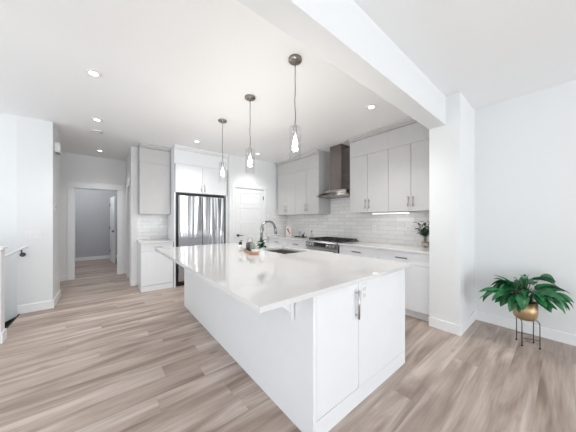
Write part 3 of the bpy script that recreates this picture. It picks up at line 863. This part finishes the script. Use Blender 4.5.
# things at the far end of the counter
t = thing('printed_card', 'upright pale card with red print leaning in the far counter corner', 'card', (3.62, 4.42, .9145), -1.15)
MB().box(-.07, .07, 0, .008, 0, .23, .001).build('card', M_board, t)
MB().prism([(-.055, .17), (-.02, .21), (.05, .06), (.03, .05)], 0, .0012, Matrix(((1, 0, 0, 0), (0, 0, -1, -.0002), (0, 1, 0, 0), (0, 0, 0, 1)))).build('print', M_red, t)
t = thing('serving_tray', 'small black tray on the counter left of the range', 'tray', (3.62, 3.97, .9145), .0)
MB().box(-.08, .08, -.13, .13, 0, .008, .003).box(-.08, .08, -.13, -.124, .008, .02).box(-.08, .08, .124, .13, .008, .02).build('base', M_black, t)
for y, lbx in ((.06, 'clear drinking glass at the left of the black tray'), (-.0, 'clear drinking glass in the middle of the black tray')):
    tag(MB().lathe([(0, 0), (.025, 0), (.031, .13), (.028, .13), (.023, .006), (0, .006)], n=20).build('drinking_glass', M_glass, loc=(3.62, 3.97 + y, .923)), lbx, 'glass')
t = thing('mortar', 'small black mortar with pestle at the right of the black tray', 'mortar', (3.62, 3.885, .923))
MB().lathe([(0, 0), (.028, 0), (.022, .014), (.034, .055), (.03, .055), (.018, .02), (0, .018)], n=20).build('bowl', M_black, t); MB().tube([(0, 0, .025), (.0, -.03, .08), (0, -.045, .11)], [.01, .006, .009], 8).build('pestle', M_black, t)
t = thing('glass_bottle', 'clear stoppered glass bottle beside the black tray near the range', 'bottle', (3.62, 3.60, .9145))
MB().lathe([(0, 0), (.034, 0), (.038, .01), (.038, .06), (.014, .10), (.012, .14), (.009, .14), (.011, .10), (.034, .058), (.034, .012), (0, .006)], n=24).build('glass', M_glass, t)
MB().lathe([(0, .126), (.0085, .126), (.0085, .141), (.015, .143), (.013, .165), (0, .168)], n=16).build('stopper', M_dark, t)

# island group: tray with jar, cup and cloth
TX, TY = 1.42, 2.45
ta = 1.30
t = thing('wooden_tray', 'narrow reddish wooden tray beside the faucet on the island', 'tray', (TX, TY, .9145), ta)
tb = MB().box(-.19, .19, -.065, .065, 0, .008, .002)
for s_ in (-1, 1): tb.box(-.19, .19, s_ * .062 - .004, s_ * .062 + .004, .008, .035, .001); tb.box(s_ * .187 - .004, s_ * .187 + .004, -.058, .058, .008, .035, .001)
tb.build('base', M_woodtray, t)


def on_tray(u, v, z=.9235):
    c, s_ = math.cos(ta), math.sin(ta); return (TX + u * c - v * s_, TY + u * s_ + v * c, z)


t = thing('lidded_jar', 'dark grey ribbed jar with wire handle on the wooden tray', 'jar', on_tray(.11, 0))
jb = MB().lathe([(0, 0), (.04, 0), (.045, .006), (.045, .10), (.038, .112), (0, .112)], n=28)
for k in range(14): a = 2 * PI * k / 14; jb.tube([(.0455 * math.cos(a), .0455 * math.sin(a), .008), (.0455 * math.cos(a), .0455 * math.sin(a), .098)], .003, 6)
jb.build('jar_body', M_jar, t)
MB().tube([(.038 * math.cos(k * PI / 10), 0, .105 + .075 * math.sin(k * PI / 10)) for k in range(11)], .0022, 6).build('wire_handle', M_chrome, t)
t = thing('mug', 'small sage green mug with handle on the wooden tray', 'mug', on_tray(-.035, 0), -.7)
MB().lathe([(0, 0), (.03, 0), (.034, .005), (.034, .115), (.031, .115), (.031, .01), (0, .008)], n=24).build('cup', M_sage, t)
MB().tube([(.034, 0, .07), (.052, 0, .068), (.06, 0, .045), (.052, 0, .022), (.034, 0, .018)], .004, 8).build('handle', M_sage, t)
cl = MB()
for k in range(4): cl.box(-.045 + .002 * k, .045 - .003 * k, -.035, .035, k * .011, k * .011 + .0115, .004)
tag(cl.build('folded_cloth', M_cloth, loc=on_tray(-.13, 0, .923), rot=ta), 'folded white cloth at the near end of the wooden tray', 'cloth')
# white pot with greenery
t = thing('potted_herb', 'slim white cylinder pot with small green plant on the island', 'plant', (1.215, 1.905, .9145))
MB().lathe([(0, 0), (.025, 0), (.027, .004), (.027, .135), (.0245, .135), (.0245, .12), (0, .12)], n=28).build('pot', M_ceramic, t)
lb = bmesh.new(); rnd = random.Random(9)
for k in range(60):
    a = rnd.uniform(0, 2 * PI)
    leaf(lb, (.008 * math.cos(a), .008 * math.sin(a), rnd.uniform(.12, .20)), (math.cos(a), math.sin(a), rnd.uniform(.4, 2.2)), rnd.uniform(.035, .06), .022, 1.2, .2, 0, 4)
mb = MB(); mb._merge(lb); mb.build('foliage', M_leaf, t)
t = thing('soap_bottle', 'white soap bottle with black pump at left of the wooden tray', 'bottle', (1.37, 2.66, .9145))
MB().lathe([(0, 0), (.027, 0), (.030, .005), (.030, .07), (.024, .085), (0, .085)], n=24).build('bottle', M_ceramic, t)
MB().lathe([(0, .0855), (.02, .0855), (.022, .092), (.022, .115), (.012, .125), (0, .127)], n=18).tube([(0, 0, .12), (0, 0, .137), (.02, -.02, .137)], .004, 6).build('pump', M_black, t)
